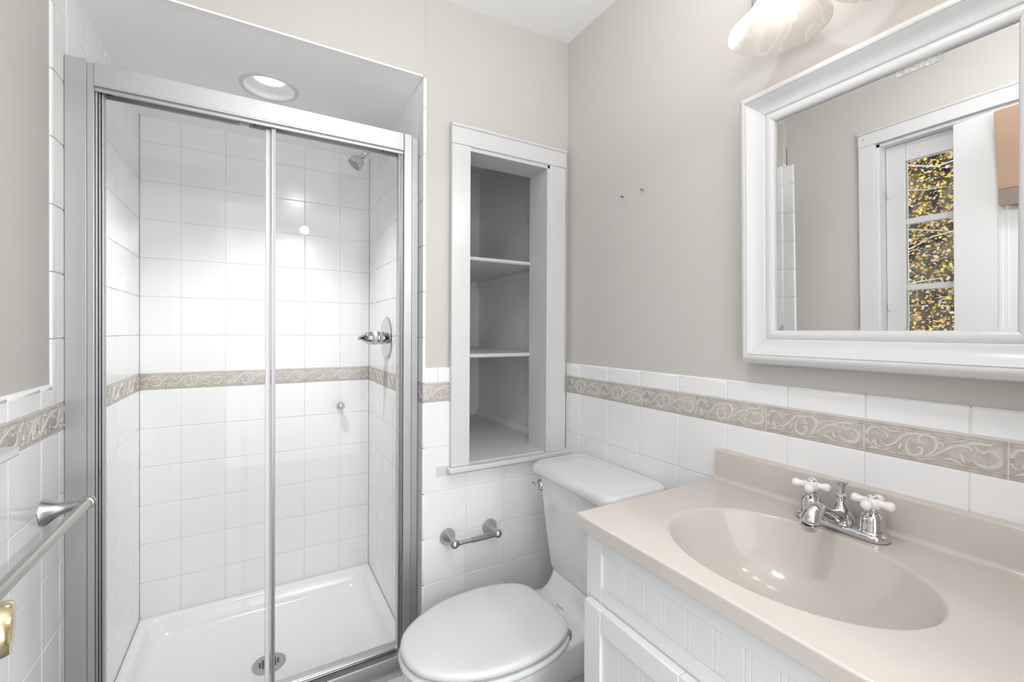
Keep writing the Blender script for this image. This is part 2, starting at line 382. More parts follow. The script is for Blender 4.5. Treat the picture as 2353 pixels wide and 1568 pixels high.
def border_tile(mb, P, ua, ub, full=.2025, crop0=0.0, flip=False):
    """one relief tile between ua and ub; crop0 = fraction of the pattern cut off at its start"""
    W = full; va, vb = ZB, ZT; g = .0008; du = 1 if ub > ua else -1
    frac = abs(ub-ua)/W
    lo, hi = min(ua, ub), max(ua, ub)
    mb.mi = 0
    rings = []
    for ins, dd in ((0, -.004), (0, TH-.0016), (.0012, TH-.0006)):
        rings.append([P(u, v, dd) for u, v in ((lo+g+ins, va+g+ins), (hi-g-ins, va+g+ins), (hi-g-ins, vb-g-ins), (lo+g+ins, vb-g-ins))])
    mb.loft(rings, False, True)
    def ribbon(u0, v0, u1, v1, wdt, d):     # straight raised bead
        if abs(u1-u0) > abs(v1-v0): c = [(u0, v0-wdt), (u1, v1-wdt), (u1, v1+wdt), (u0, v0+wdt)]; e = [(u0, v0-wdt*.4), (u1, v1-wdt*.4), (u1, v1+wdt*.4), (u0, v0+wdt*.4)]
        else: c = [(u0-wdt, v0), (u0+wdt, v0), (u1+wdt, v1), (u1-wdt, v1)]; e = [(u0-wdt*.4, v0), (u0+wdt*.4, v0), (u1+wdt*.4, v1), (u1-wdt*.4, v1)]
        mb.loft([[P(u, v, TH-.001) for u, v in c], [P(u, v, TH-.001+d) for u, v in e]], False, True)
    for v in (.055, .135, .865, .945): ribbon(lo+g, va+HB*v, hi-g, va+HB*v, HB*.022, .0012)
    if frac > .9 or crop0 == 0: ribbon(ua+du*.0045, va+HB*.05, ua+du*.0045, vb-HB*.05, .0011, .0012)
    if frac > .9 or crop0 > 0: ribbon(ub-du*.0045, va+HB*.05, ub-du*.0045, vb-HB*.05, .0011, .0012)
    mb.mi = 1
    for pts, wa, wm, wb in STROKES:
        n_ = len(pts); base = []
        for i, (a, b) in enumerate(pts):
            t = i/(n_-1); wd = (wa+(wm-wa)*math.sin(min(t*1.6, 1)*PI/2) if t < .62 else wm+(wb-wm)*((t-.62)/.38)**1.3)*.5*HB/300
            base.append((a, b, wd))
        pos = [(ua + du*W*(a-crop0), va+HB*b, wd) for a, b, wd in base]
        seg = []
        def flush():
            if len(seg) > 2:
                L = []
                for i, (u, v, wd) in enumerate(seg):
                    u0, v0, _ = seg[max(i-1, 0)]; u1, v1, _ = seg[min(i+1, len(seg)-1)]
                    tx, ty = u1-u0, v1-v0; q = math.hypot(tx, ty) or 1; nx, ny = -ty/q, tx/q
                    L.append([P(u+nx*wd*s_, v+ny*wd*s_, TH-.0012+.0021*h_) for s_, h_ in ((-1, 0), (-.72, .8), (0, 1), (.72, .8), (1, 0))])
                mb.loft(L, False, False, closed=False)
        for p in pos:
            if lo+.004 < p[0] < hi-.004: seg.append(p)
            else: flush(); seg = []
        flush()
def border(name, P, segs):
    m = MB()
    for s_ in segs: border_tile(m, P, *s_)
    struct(name, m, [BORD, RELF], smooth=50)
b = .2025
border('trim_7', P_R, [(-.0039-b*k, -.0039-b*(k+1)) for k in range(7)])
border('trim_8', P_B, [(XO, -.48, b, .40), (-.045, -.003, b, .8)])
border('trim_9', P_L, [(.0-b*(k+1), -b*k) for k in range(5)])
border('trim_10', P_L, [(.4-b*2+.002, .4-b), (.4-b, .4), (.4, .4+b), (.4+b, .4+2*b), (.4+2*b, YS, b, 0)])
border('trim_11', P_SB, [(XL, -1.4135, b, .62), (-1.4135, -1.2071, .2064), (-1.2071, -1.0073, .1998), (-1.0073, -.8035, .2038), (-.8035, XO, .2035)])
border('trim_12', P_SR, [(0, .1197, b, .42), (.1197, .3222), (.3222, .5247), (.5247, .7272), (.7272, YS, b, 0)])

# ---------------------------------------------------------------- shower base
sb = thing('shower_tray', (-1.045, .41, 0), 'white acrylic shower base with rounded raised rim and round drain', 'shower tray')
m = MB(); xa, xb, ya, yb = XL+.001, XO-.001, -.012, YS-.001
def prect(ix0, ix1, iy0, iy1, r, z): return [(x, y, z) for x, y in rr((xa+ix0+xb-ix1)/2, (ya+iy0+yb-iy1)/2, (xb-ix1-xa-ix0)/2, (yb-iy1-ya-iy0)/2, r, 8)]
rg = [prect(0,0,0,0,.004,.001), prect(0,0,0,0,.004,.093), prect(.001,.001,.001,.001,.005,.098), prect(.006,.006,.005,.006,.008,.1015),
      prect(.026,.026,.085,.030,.03,.1015), prect(.031,.031,.091,.035,.034,.099), prect(.035,.035,.096,.040,.038,.092), prect(.045,.045,.107,.050,.046,.068),
      prect(.053,.053,.116,.060,.052,.050), prect(.066,.066,.128,.073,.058,.0395), prect(.085,.085,.145,.090,.06,.036), prect(.20,.20,.24,.20,.05,.0335)]
m.loft(rg, True, True)
obj('basin', m, ACRY, sb, smooth=50)
dx, dy = -1.0437, .4010
m = MB(); m.lathe([(.0545,.0335),(.0545,.0355),(.052,.0368),(.046,.0368),(0,.0368)], (dx,dy,0), (0,0,1), 40, False, False)
dr = obj('drain_strainer', m, STRAIN, sb, label='round brushed steel strainer with square holes')
m = MB()
for i in range(-3, 4):
    for j in range(-3, 4):
        if math.hypot(i, j) < 3.3: m.box(dx+i*.0098-.0036, dx+i*.0098+.0036, dy+j*.0098-.0036, dy+j*.0098+.0036, .0365, .0372)
obj('strainer_hole', m, DARK, dr, smooth=0)
m = MB(); m.lathe([(.0565,.0334),(.0600,.0345),(.063,.0334)], (dx,dy,0), (0,0,1), 40, False, False); obj('drain_collar', m, ACRY, sb)

# ---------------------------------------------------------------- shower enclosure
en = thing('shower_enclosure', (-1.045, .05, .1015), 'framed sliding glass shower enclosure with satin aluminium header and track', 'shower door')
Z0 = .1025
m = MB(); m.box(-1.436, -.657, .030, .078, 1.865, 1.922); m.box(-1.436, -.657, .026, .034, 1.8625, 1.8685); m.box(-1.436, -.657, .034, .040, 1.853, 1.866); m.box(-1.436, -.657, .072, .078, 1.853, 1.866)
obj('header_rail', m, ALU, en, bev=.0012)
m = MB(); m.box(-1.4895, -1.4500, .030, .034, Z0, 1.925); m.box(-1.4895, -1.4855, .034, .070, Z0, 1.925); obj('wall_channel', m, ALU, en, bev=.0008)
m = MB(); m.box(-1.4505, -1.436, .034, .070, Z0, 1.921); obj('side_post', m, ALU, en, bev=.0015)
for xx in (-1.4355, -1.4300, -1.4245):
    m = MB(); m.box(xx, xx+.0042, .040+(xx+1.4355)*.4, .066, .172, 1.864); obj('jamb_seal', m, ALU if xx < -1.434 or xx > -1.426 else ALUD, en, bev=.0012)
m = MB(); m.box(-.6565, -.6267, .030, .070, Z0, 1.925); obj('side_post', m, ALU, en, bev=.004, seg=3)
m = MB(); m.box(-.6267, -.6005, .050, .070, Z0, 1.922); obj('wall_channel', m, ALU, en, bev=.0008)
for xx in (-.6715, -.6665, -.6615):
    m = MB(); m.box(xx, xx+.0040, .037, .066, .172, 1.864); obj('jamb_seal', m, ALU if xx != -.6665 else ALUD, en, bev=.0012)
m = MB()
m.loft([[(x, y, z) for y, z in ((.020,Z0),(.020,.1660),(.0215,.1705),(.0250,.1720),(.0460,.1760),(.0490,.1800),(.0500,.1860),(.0520,.1870),(.0780,.1870),(.080,Z0))] for x in (-1.4353, -.6570)])
obj('bottom_track', m, ALUD, en, smooth=40)
# the two sliding panels
m = MB(); m.box(-1.421, -1.0485, .056, .062, .184, 1.862); obj('glass_panel', m, GLASS, en, smooth=0)
m = MB(); m.box(-1.0455, -.6720, .042, .048, .180, 1.862); obj('glass_panel', m, GLASS, en, smooth=0)
m = MB(); m.box(-1.0625, -1.0490, .053, .065, .184, 1.852); obj('panel_seal', m, SEAL, en, bev=.002)
m = MB(); m.box(-1.0475, -1.0435, .040, .052, .182, 1.852); m.box(-1.0410, -1.0365, .039, .051, .182, 1.852); obj('panel_edge', m, ALU, en, bev=.0012)
m = MB(); m.box(-1.0435, -1.0410, .044, .048, .182, 1.852); obj('edge_groove', m, ALUD, en)
for a, b_ in ((-1.419, -1.371), (-1.098, -1.064), (-1.036, -1.000), (-.728, -.673)):
    m = MB(); m.box(a, b_, .052, .056, 1.8595, 1.8625); m.box(a+.004, a+.012, .050, .054, 1.856, 1.860); obj('roller_guide', m, BLACK, en)
# four short lines of small white print on the glass
m = MB(); random.seed(3)
for r_ in range(4):
    x = -1.128 + .001*abs(r_-2)
    while x < -1.104 - (.004 if r_ == 0 else 0):
        l = random.uniform(.0015, .0045); m.box(x, min(x+l, -1.1035), .0552, .0558, 1.8585-r_*.0042, 1.8609-r_*.0042); x += l+random.uniform(.0004, .001)
obj('printed_label', m, WINK, en, smooth=0, label='tiny white lines of print on the glass')

# ---------------------------------------------------------------- shower fittings
sh = thing('wall_shower', (XO, .4923, 2.0246), 'chrome shower head on a bent arm high on the tiled wall', 'shower head')
o = Vector((XO, .4923, 2.0246))
m = MB(); m.lathe([(.0,-.001),(.029,-.001),(.029,.002),(.026,.006),(.018,.010),(.0115,.013),(.0115,.018)], o, (-1,0,0), 32, False, True); obj('flange', m, CHR, sh)
path = [Vector(p) for p in ((XO,.4923,2.0246),(-.630,.492,2.0275),(-.655,.492,2.027),(-.674,.4925,2.0195),(-.688,.493,2.0075),(-.697,.4935,1.996))]
m = MB(); m.tube(path, .0098, 16); obj('shower_arm', m, CHR, sh, sub=1)
ax = Vector((-.62, .0, -.78)).normalized(); q = path[-1]
m = MB(); m.lathe([(.0115,-.004),(.0130,-.002),(.0130,.010),(.0105,.012)], q, ax, 24); obj('ball_joint', m, CHR, sh)
m = MB(); m.lathe([(.0098,.010),(.0125,.013),(.020,.019),(.0265,.028),(.0300,.039),(.0318,.052),(.0318,.056),(.0300,.058)], q, ax, 40, True, True); hd = obj('spray_body', m, CHR, sh)
m = MB(); m.lathe([(.0295,.0575),(.0290,.0590),(.0,.0590)], q, ax, 40, False, False); sf = obj('spray_face', m, NICK, hd, label='grey nozzle plate')
m = MB(); u_ = ax.orthogonal().normalized(); v_ = ax.cross(u_)
for rr_, nn in ((.0, 1), (.008, 6), (.016, 12), (.023, 18)):
    for k in range(nn): m.lathe([(.0016,0),(.0012,.0018)], q+ax*.059+(u_*math.cos(2*PI*k/nn)+v_*math.sin(2*PI*k/nn))*rr_, ax, 6)
obj('nozzle', m, DARK, hd)
va = thing('shower_valve', (XO, .4744, 1.2276), 'round chrome shower valve plate with a pointed lever knob', 'shower control')
o = Vector((XO, .4744, 1.2276))
m = MB(); m.lathe([(.0905,-.001),(.0905,.003),(.088,.006),(.078,.0085),(.070,.0095),(.045,.016),(.036,.018),(.034,.0185)], o, (-1,0,0), 56, False, True); obj('escutcheon', m, CHR, va)
m = MB(); m.lathe([(.0265,.014),(.0275,.018),(.0275,.040),(.0262,.043)], o, (-1,0,0), 36); obj('collar', m, CHR, va)
m = MB(); m.lathe([(.0262,.0435),(.0285,.045),(.0285,.056),(.027,.058)], o, (-1,0,0), 36); obj('collar', m, SEAL, va, label='white plastic ring')
m = MB(); m.lathe([(.0270,.0585),(.0285,.062),(.0272,.072),(.0225,.086),(.0160,.098),(.0095,.107),(.0072,.111),(.0092,.114),(.0108,.117),(.0098,.120),(.004,.1215)], o, (-1,0,0), 36); obj('lever_knob', m, CHR, va)
m = MB(); m.lathe([(.002,0),(.002,.001)], o+Vector((-.088,-.0205,-.001)), (0,-1,0), 10); obj('set_screw', m, DARK, va)
rk = MB(); o = Vector((-.7370, YS, .8980)); rk.lathe([(.013,-.001),(.013,.003),(.008,.008),(.008,.018),(.0155,.026),(.0185,.033),(.0178,.040),(.012,.0445),(.003,.046)], o, (0,-1,0), 32)
tag(obj('robe_knob', rk, CHR, base=(o.x, o.y-.02, o.z)), 'small round chrome knob on the tiles below the scroll border in the shower', 'knob')
# recessed lamp
dl = thing('recessed_downlight', (DLX, DLY, SOF), 'white recessed downlight glowing in the soffit above the shower', 'ceiling light')
m = MB(); m.lathe([(.0782,.0),(.0800,-.0035),(.086,-.0042),(.0915,-.0030),(.0932,.0),(.0932,.0005)], (DLX,DLY,SOF), (0,0,1), 48, False, False); obj('trim_ring', m, TRIM, dl)
m = MB(); m.lathe([(.0785,-.001),(.0770,.002),(.0765,.006),(.0700,.016),(.0610,.026),(.0520,.034)], (DLX,DLY,SOF), (0,0,1), 48, False, False); obj('reflector_cone', m, TRIM, dl, label='white stepped inner cone')
m = MB(); m.lathe([(.0520,.034),(.050,.0325),(.0,.0320)], (DLX,DLY,SOF), (0,0,1), 40, False, False); obj('lamp_lens', m, LAMPON, dl, label='glowing white lens')

# ---------------------------------------------------------------- built-in niche
ni = thing('built_in_shelf_unit', (-.262, 0, .77), 'white painted built-in shelf recess with two shelves, casing and projecting sill', 'shelves')
YF = -.020
m = MB(); m.box(-.5035, -.4340, YF, .0, .7875, 1.9065); obj('side_casing', m, TRIM, ni, bev=.0018)
m = MB(); m.box(-.0960, -.0215, YF, .0, .7875, 1.9065); obj('side_casing', m, TRIM, ni, bev=.0018)
m = MB(); m.box(-.5045, -.0205, YF-.001, .0, 1.9070, 1.965); m.loft([[(x, y, z) for y, z in ((0,1.965),(YF-.001,1.965),(YF-.006,1.968),(YF-.006,1.973),(YF-.002,1.978),(0,1.978))] for x in (-.5065, -.0185)]); obj('head_casing', m, TRIM, ni, bev=.001)
m = MB()
m.box(-.4450, -.4290, -.006, .122, .7875, 1.905); m.box(-.1010, -.0910, -.006, .122, .7875, 1.905); m.box(-.4450, -.0910, -.006, .122, 1.898, 1.912)
m.box(-.105, -.0915, -.014, .0, .7875, 1.9065); m.box(-.4450, -.0930, -.014, .0, 1.893, 1.907)
obj('jamb_lining', m, TRIM, ni, bev=.001)
m = MB(); m.box(-.5135, .0035, -.038, .130, .7705, .7872); obj('sill', m, TRIM, ni, bev=.003, seg=3)
for z in (1.533, 1.1555):
    m = MB(); m.box(-.545, .0035, .120, YS-.001, z, z+.0145); m.box(-.545, .0035, .116, .1205, z+.003, z+.0115); s1 = obj('shelf', m, TRIM, ni, bev=.001)
    m = MB(); m.box(-.014, .0035, .125, YS-.002, z-.0285, z-.0005); obj('shelf_cleat', m, CLOS, ni)
    m = MB(); m.box(-.545, .0035, YS-.016, YS-.0005, z-.0285, z-.0005); obj('shelf_cleat', m, CLOS, ni)
ol = thing('wall_outlet', (.004, .262, .925), 'white electrical outlet deep inside the recess beside the right jamb', 'outlet')
m = MB(); m.box(-.0005, .004, .235, .297, .858, .985); obj('cover_plate', m, CLOS, ol, bev=.001)
for z in (.893, .948):
    m = MB(); m.lathe([(.0155,0),(.0155,.0015)], (-.0005,.266,z), (-1,0,0), 24); r_ = obj('receptacle', m, TRIM, ol)
    m = MB(); m.box(-.0026,-.0019,.258,.260,z-.004,z+.005); m.box(-.0026,-.0019,.271,.273,z-.004,z+.005); obj('slot', m, DARK, r_)

# ---------------------------------------------------------------- toilet paper holder
tp = thing('toilet_paper_holder', (-.428, 0, .543), 'brushed nickel toilet paper holder with two round posts and empty spring roller', 'toilet paper holder')
for x in (-.5079, -.3445):
    o = Vector((x, 0, .5432)); m = MB()
    m.lathe([(.0285,-.001),(.0285,.003),(.0265,.008),(.0215,.018),(.0155,.030),(.0105,.042),(.0075,.052),(.0068,.060)], o, (0,-1,0), 36); obj('mounting_post', m, NICK, tp)
    m = MB(); m.lathe([(.0012,-.015),(.006,-.0138),(.0115,-.0095),(.0145,-.003),(.0145,.003),(.0115,.0095),(.006,.0138),(.0012,.015)], o+Vector((0,-.066,0)), (1,0,0), 24); obj('ball_end', m, NICK, tp)
m = MB(); m.lathe([(.0072,0),(.0072,.055)], (-.4950,-.066,.5432), (1,0,0), 24); obj('roller', m, NICK, tp)
m = MB(); m.lathe([(.0083,0),(.0092,.001),(.0092,.082),(.0083,.084)], (-.4415,-.066,.5432), (1,0,0), 24); obj('roller', m, NICK, tp)
m = MB(); m.lathe([(.0086,0),(.0086,.004)], (-.4950,-.066,.5432), (1,0,0), 20); obj('roller_ring', m, STRAIN, tp)
m = MB(); m.lathe([(.0094,0),(.0094,.002)], (-.4445,-.066,.5432), (1,0,0), 20); obj('roller_ring', m, STRAIN, tp)
# towel bar on the left wall
tb = thing('towel_bar', (XL, -.36, .868), 'brushed nickel towel bar with flared posts on the white tiled left wall', 'towel bar')
for yy in (-.0960, -.665):
    o = Vector((XL, yy, .8560)); m = MB()
    pts = [(.0,-.001),(.0275,-.001),(.0290,.002),(.0280,.005),(.0240,.011),(.0180,.020),(.0135,.030),(.0108,.041),(.0094,.054),(.0088,.068)]
    dz = Vector((1, -.03 if yy > -.3 else .03, .14)).normalized()
    m.lathe(pts, o, dz, 36, False, True); obj('mounting_post', m, NICK, tb)
    c = o + dz*.074; s_ = -1 if yy > -.3 else 1
    m = MB(); m.lathe([(.0030,-.0125),(.0080,-.0115),(.0135,-.0070),(.0150,.0),(.0150,.004),(.0135,.0075),(.0110,.0085)], c, (0, s_, 0), 28); obj('post_cap', m, NICK, tb)
e0 = Vector((XL,-.0960,.8560))+Vector((1,-.03,.14)).normalized()*.074; e1 = Vector((XL,-.665,.8560))+Vector((1,.03,.14)).normalized()*.074
m = MB(); m.tube([e0, e0.lerp(e1,.5), e1], .0106, 20); obj('bar', m, NICK, tb)

# ---------------------------------------------------------------- toilet
TY = -.324
to = thing('toilet', (-.40, TY, 0), 'white one-piece toilet with closed lid against the tiled right wall', 'toilet')
HALF = [(-.7575,0),(-.7550,.026),(-.7480,.050),(-.7340,.078),(-.7080,.106),(-.6750,.130),(-.6300,.152),(-.5750,.168),(-.5150,.1755),(-.4550,.1745),(-.4050,.166),(-.3650,.152),(-.3380,.136),(-.3200,.118),(-.3080,.092),(-.3040,.060),(-.3020,.030),(-.3015,0)]
def egg(z, grow=0, shift=0, sx=1.0):
    h = cm(HALF, 3); c = (-.53, 0); o = []
    full = [(x, -w_) for x, w_ in h] + [(x, w_) for x, w_ in h[-2:0:-1]]
    for x, y in full:
        dx_, dy_ = x-c[0], y; L = math.hypot(dx_, dy_) or 1
        o.append((c[0]+dx_*sx+dx_/L*grow+shift, TY+dy_*sx+dy_/L*grow, z))
    return o
# lid and seat
m = MB(); m.loft([egg(.4095,-.006), egg(.4098,-.002), egg(.4125,.0005), egg(.4175,.0015), egg(.4230,.0005), egg(.4275,-.0045), egg(.4300,-.012), egg(.4310,-.024), egg(.4318,-.07)]); obj('seat_lid', m, SEATM, to, smooth=60)
m = MB(); m.loft([egg(.3850,-.004), egg(.3853,.000), egg(.3885,.0045), egg(.3945,.0065), egg(.3990,.0055), egg(.4020,.002), egg(.4032,-.004), egg(.4033,-.05)]); obj('seat', m, SEATM, to, smooth=60)
for dy_ in (.108, -.110):
    m = MB(); m.loft([[(x, y, z) for x, y in rr(-.3195, TY+dy_, .0165, .0130, .011, 5)] for z in (.380, .401)] + [[(x, y, .4040) for x, y in rr(-.3160, TY+dy_, .013, .010, .008, 5)]]); obj('hinge_cap', m, NICK if dy_ < 0 else SEATM, to, label='grey hinge cover' if dy_ < 0 else None)
# bowl body
def bowl(z, nose, hw, back, hb, bulge=1.0):
    """outline running from the rounded nose to a square rear; all rings share the same count"""
    o = []; n_ = 14; xm = -.47
    side = []
    for k in range(n_+1):
        t = PI/2*k/n_; side.append((xm-(xm-nose)*math.cos(t)**bulge if k < n_ else xm, hw*math.sin(t)))
    for k in range(1, 7):
        t = k/6; s_ = t*t*(3-2*t); side.append((xm+(-.30-xm)*t, hw+(hb-hw)*s_))
    side += [(-.24, hb), (-.16, hb), (back-.02, hb), (back, hb-.02), (back, 0)]
    full = [(x, -y) for x, y in side] + [(x, y) for x, y in side[-2:0:-1]]
    return [(x, TY+y, z) for x, y in full]
m = MB()
m.loft([bowl(.0, -.60, .105, -.05, .105), bowl(.03, -.60, .105, -.05, .105), bowl(.035, -.595, .100, -.05, .102), bowl(.12, -.60, .100, -.045, .100), bowl(.20, -.640, .118, -.04, .102),
        bowl(.255, -.686, .140, -.035, .108), bowl(.272, -.700, .148, -.033, .126), bowl(.284, -.709, .153, -.031, .1345), bowl(.31, -.728, .160, -.03, .1370), bowl(.335, -.742, .167, -.028, .1380), bowl(.352, -.7490, .1705, -.027, .1385), bowl(.374, -.7535, .1725, -.027, .1382), bowl(.381, -.7530, .1715, -.027, .1365), bowl(.3845, -.7480, .167, -.027, .131)])
obj('bowl', m, CERAM, to, smooth=60)
def rect4(x0, x1, hw, z, r=.03, bow=0): 
    o = []
    for x, y in rr((x0+x1)/2, TY, (x1-x0)/2, hw, r, 6):
        t = (x1-x)/(x1-x0); o.append((x - bow*t*(1-((y-TY)/hw)**2), y, z))
    return o
m = MB()
m.loft([rect4(-.285, -.026, .133, .374, .05), rect4(-.276, -.024, .131, .3850, .05), rect4(-.262, -.024, .129, .3950, .05), rect4(-.246, -.024, .127, .408, .048), rect4(-.232, -.024, .126, .424, .046), rect4(-.2220, -.024, .127, .440, .044), rect4(-.2150, -.024, .128, .4545, .042), rect4(-.2125, -.024, .128, .4570, .04)])
obj('tank_deck', m, CERAM, to, smooth=70)
m = MB()
m.loft([rect4(-.2080, -.030, .130, .4570, .03, .004), rect4(-.2145, -.022, .1345, .4610, .036, .006), rect4(-.2180, -.020, .1370, .475, .038, .008), rect4(-.2260, -.020, .1500, .58, .038, .011), rect4(-.2320, -.020, .1640, .69, .036, .013), rect4(-.2350, -.020, .1720, .7650, .036, .014)])
obj('tank', m, CERAM, to, smooth=60)
LB = .022
m = MB()
m.loft([rect4(-.236, -.020, .176, .7650, .034, .014), rect4(-.2405, -.010, .2050*.9+.012, .7660, .036, LB), rect4(-.2440, -.008, .2085, .7700, .040, LB), rect4(-.2450, -.008, .2110, .782, .042, LB), rect4(-.2425, -.008, .2105, .7930, .042, LB), rect4(-.2370, -.012, .2060, .7990, .042, LB),
        rect4(-.2290, -.018, .1995, .8005, .042, LB*.95), rect4(-.2180, -.026, .1900, .7988, .040, LB*.9), rect4(-.2120, -.030, .1850, .8000, .04, LB*.9), rect4(-.15, -.09, .12, .8015, .03, .01)])
obj('tank_lid', m, CERAM, to, smooth=60)
o = Vector((-.2335, TY+.156, .7290)); fx = Vector((-.93, .30, .05)).normalized()
m = MB(); m.lathe([(.0180,-.009),(.0205,-.002),(.0198,.002),(.0160,.008),(.008,.0125),(.001,.0138)], o, fx, 28); lv = obj('flush_lever', m, CHR, to)
m = MB(); m.tube([o+fx*.006, o+fx*.014+Vector((-.002,.006,-.001)), o+Vector((-.010,.030,-.003))], [.0055,.0050,.0060], 14); obj('lever_arm', m, CHR, lv)
# maker's name printed behind the seat, with a smaller line below it
def label_text(name, body, size, x0, z0, y0, parent):
    c = D.curves.new(name, 'FONT'); c.body = body; c.size = size; c.shear = .25; c.space_character = .95; c.extrude = .0; c.offset = .00006; c.materials.append(INK)
    t_ = D.objects.new(name+'_text', c); COL.objects.link(t_); me = D.meshes.new_from_object(t_.evaluated_get(bpy.context.evaluated_depsgraph_get())); D.objects.remove(t_)
    o = D.objects.new(name, me); COL.objects.link(o); o.parent = parent
    ex = Vector((0,-1,0)); ey = Vector((.80,0,.60)).normalized(); ez = ex.cross(ey)
    M_ = Matrix((ex, ey, ez)).transposed().to_4x4(); M_.translation = Vector((x0, y0, z0))-parent.location; o.matrix_local = M_; return o
label_text('printed_mark', 'American Standard', .0047, -.2620, .3962, TY+.0175, to)['label'] = 'tiny dark printed name'
m = MB(); y_ = TY+.016
for l in (.0035, .0030, .0042, .0026): m.add([(-.2665,y_,.3938),(-.2665,y_-l,.3938),(-.2656,y_-l,.3944),(-.2656,y_,.3944)], [(0,1,2,3)]); y_ -= l+.001
obj('printed_mark', m, INK, to, smooth=0)
# supply hose
m = MB(); m.tube([(-.002,-.13,.20),(-.04,-.13,.20),(-.07,-.15,.22),(-.08,-.19,.32),(-.09,-.20,.40)], .006, 10); obj('supply_hose', m, NICK, to)

# ---------------------------------------------------------------- vanity cabinet
VY0, VY1 = -.700, -1.322
vc = thing('vanity_cabinet', (-.24, -1.01, 0), 'white vanity cabinet with beadboard panels under the beige sink top', 'cabinet')
XF = -.465; ZTOP = .8400
m = MB(); m.box(-.005, XF+.016, VY0-.001, VY0-.017, .0, ZTOP-.0015); m.box(-.005, XF+.016, VY1+.001, VY1+.017, 0, ZTOP-.0015); m.box(-.005, -.015, VY0-.017, VY1+.017, .0, ZTOP-.0015); m.box(-.015, XF+.03, VY0-.017, VY1+.017, .09, .106); m.box(XF+.060, XF+.075, VY0-.017, VY1+.017, 0, .09)
obj('body', m, CAB, vc)
m = MB()   # face frame
m.box(XF, XF+.018, VY0, -.7455, .09, ZTOP-.001); m.box(XF, XF+.018, -1.2765, VY1, .09, ZTOP-.001)
m.box(XF, XF+.018, -.7455, -1.2765, .7975, ZTOP-.001); m.box(XF, XF+.018, -.7455, -1.2765, .680, .7265); m.box(XF, XF+.018, -.7455, -1.2765, .09, .13); m.box(XF, XF+.018, -.99, -1.03, .13, .680)
obj('face_frame', m, CAB, vc, bev=.0012)
def beadpanel(name, y0, y1, z0, z1, x, first, per=.0512, parent=None):
    m = MB(); pts = []; y = y0; prof = [(y0, 0)]
    k = first
    while k > y1+.006:
        if k < y0-.004: prof += [(k+.0012, 0), (k, .0016), (k-.0012, 0), (k-.0088, 0), (k-.0100, .0016), (k-.0112, 0)]
        k -= per
    prof.append((y1, 0))
    n_ = len(prof); v = [(x+d_, yy, z) for z in (z0, z1) for yy, d_ in prof]; f = [(i, i+1, n_+i+1, n_+i) for i in range(n_-1)]
    v += [(x+.006, yy, z) for z in (z0, z1) for yy, d_ in prof]; f += [(2*n_+i, 3*n_+i, 3*n_+i+1, 2*n_+i+1) for i in range(n_-1)]
    m.add(v, f); return obj(name, m, CAB, parent, smooth=25)
beadpanel('beadboard_panel', -.7450, -1.2770, .7260, .7980, XF+.006, -.7975, parent=vc)
for i, (a, b_) in enumerate(((-.7165, -1.0080), (-1.0120, -1.3060))):
    XD = -.4850; dz0, dz1 = .112, .6975
    m = MB(); ys = .0500
    m.box(XD, XD+.018, a, a-ys, dz0, dz1); m.box(XD, XD+.018, b_+ys, b_, dz0, dz1)
    m.box(XD, XD+.018, a-ys-.0003, b_+ys+.0003, dz1-.046, dz1); m.box(XD, XD+.018, a-ys-.0003, b_+ys+.0003, dz0, dz0+.05)
    dd = obj('cabinet_door', m, CAB, vc, bev=.0018)
    beadpanel('beadboard_panel', a-ys+.001, b_+ys-.001, dz0+.048, dz1-.045, XD+.006, a-ys-.0495, .0500, parent=dd)

# sink top with the basin moulded in
st = thing('sink_top', (-.255, -1.01, .841), 'beige cultured marble sink top with an oval basin and low backsplash', 'sink')
CX, CY, AX, AY, CZ = -.2800, -1.0110, .1635, .2100, .8710
SX0, SX1, SY0, SY1 = -.4910, -.0205, -1.333, -.6915
n = 96; rings = []
def rim(t):
    c, s_ = math.cos(t), math.sin(t); k = min(abs((SX1 if c > 0 else SX0)-CX)/max(abs(c), 1e-9), abs((SY1 if s_ > 0 else SY0)-CY)/max(abs(s_), 1e-9))
    return CX+c*k, CY+s_*k
angs = [2*PI*k/n for k in range(n)]
E_ = lambda t: (CX+AX*math.cos(t), CY+AY*math.sin(t))
per = [rim(math.atan2(AY*math.sin(t), AX*math.cos(t))) for t in angs]
for cx_, cy_ in ((SX0,SY0),(SX0,SY1),(SX1,SY0),(SX1,SY1)):
    i = min(range(n), key=lambda k: (per[k][0]-cx_)**2+(per[k][1]-cy_)**2); per[i] = (cx_, cy_)
BZ = CZ-.0295
def inset(p, d): return (min(max(p[0], SX0+d), SX1), min(max(p[1], SY0+d), SY1-d))
rings.append([(*inset(p, .0015), BZ) for p in per]); rings.append([(*p, BZ+.0015) for p in per]); rings.append([(*p, BZ+.0025) for p in per]); rings.append([(*p, CZ-.0040) for p in per]); rings.append([(*p, CZ-.0030) for p in per])
rings.append([(*inset(p, .0009), CZ-.0009) for p in per]); rings.append([(*inset(p, .0030), CZ) for p in per]); rings.append([(*inset(p, .0042), CZ) for p in per])
for f_ in (.93, .5, .12, .03): rings.append([(CX+AX*1.0*math.cos(t)+(inset(p,.0045)[0]-CX-AX*math.cos(t))*f_, CY+AY*math.sin(t)+(inset(p,.0045)[1]-CY-AY*math.sin(t))*f_, CZ) for t, p in zip(angs, per)])
for rho, dz in ((1.004, .0), (1.0, .0004), (.992, .0016), (.980, .0050), (.963, .0110), (.94, .0195), (.90, .034), (.84, .053), (.76, .073), (.66, .092), (.54, .108), (.41, .119), (.28, .126), (.16, .1305), (.09, .1325)):
    rings.append([(CX+.012*(1-rho)+AX*rho*math.cos(t), CY+AY*rho*math.sin(t), CZ-dz) for t in angs])
m = MB(); m.loft(rings, False, True); obj('counter', m, MARB, st, smooth=50)
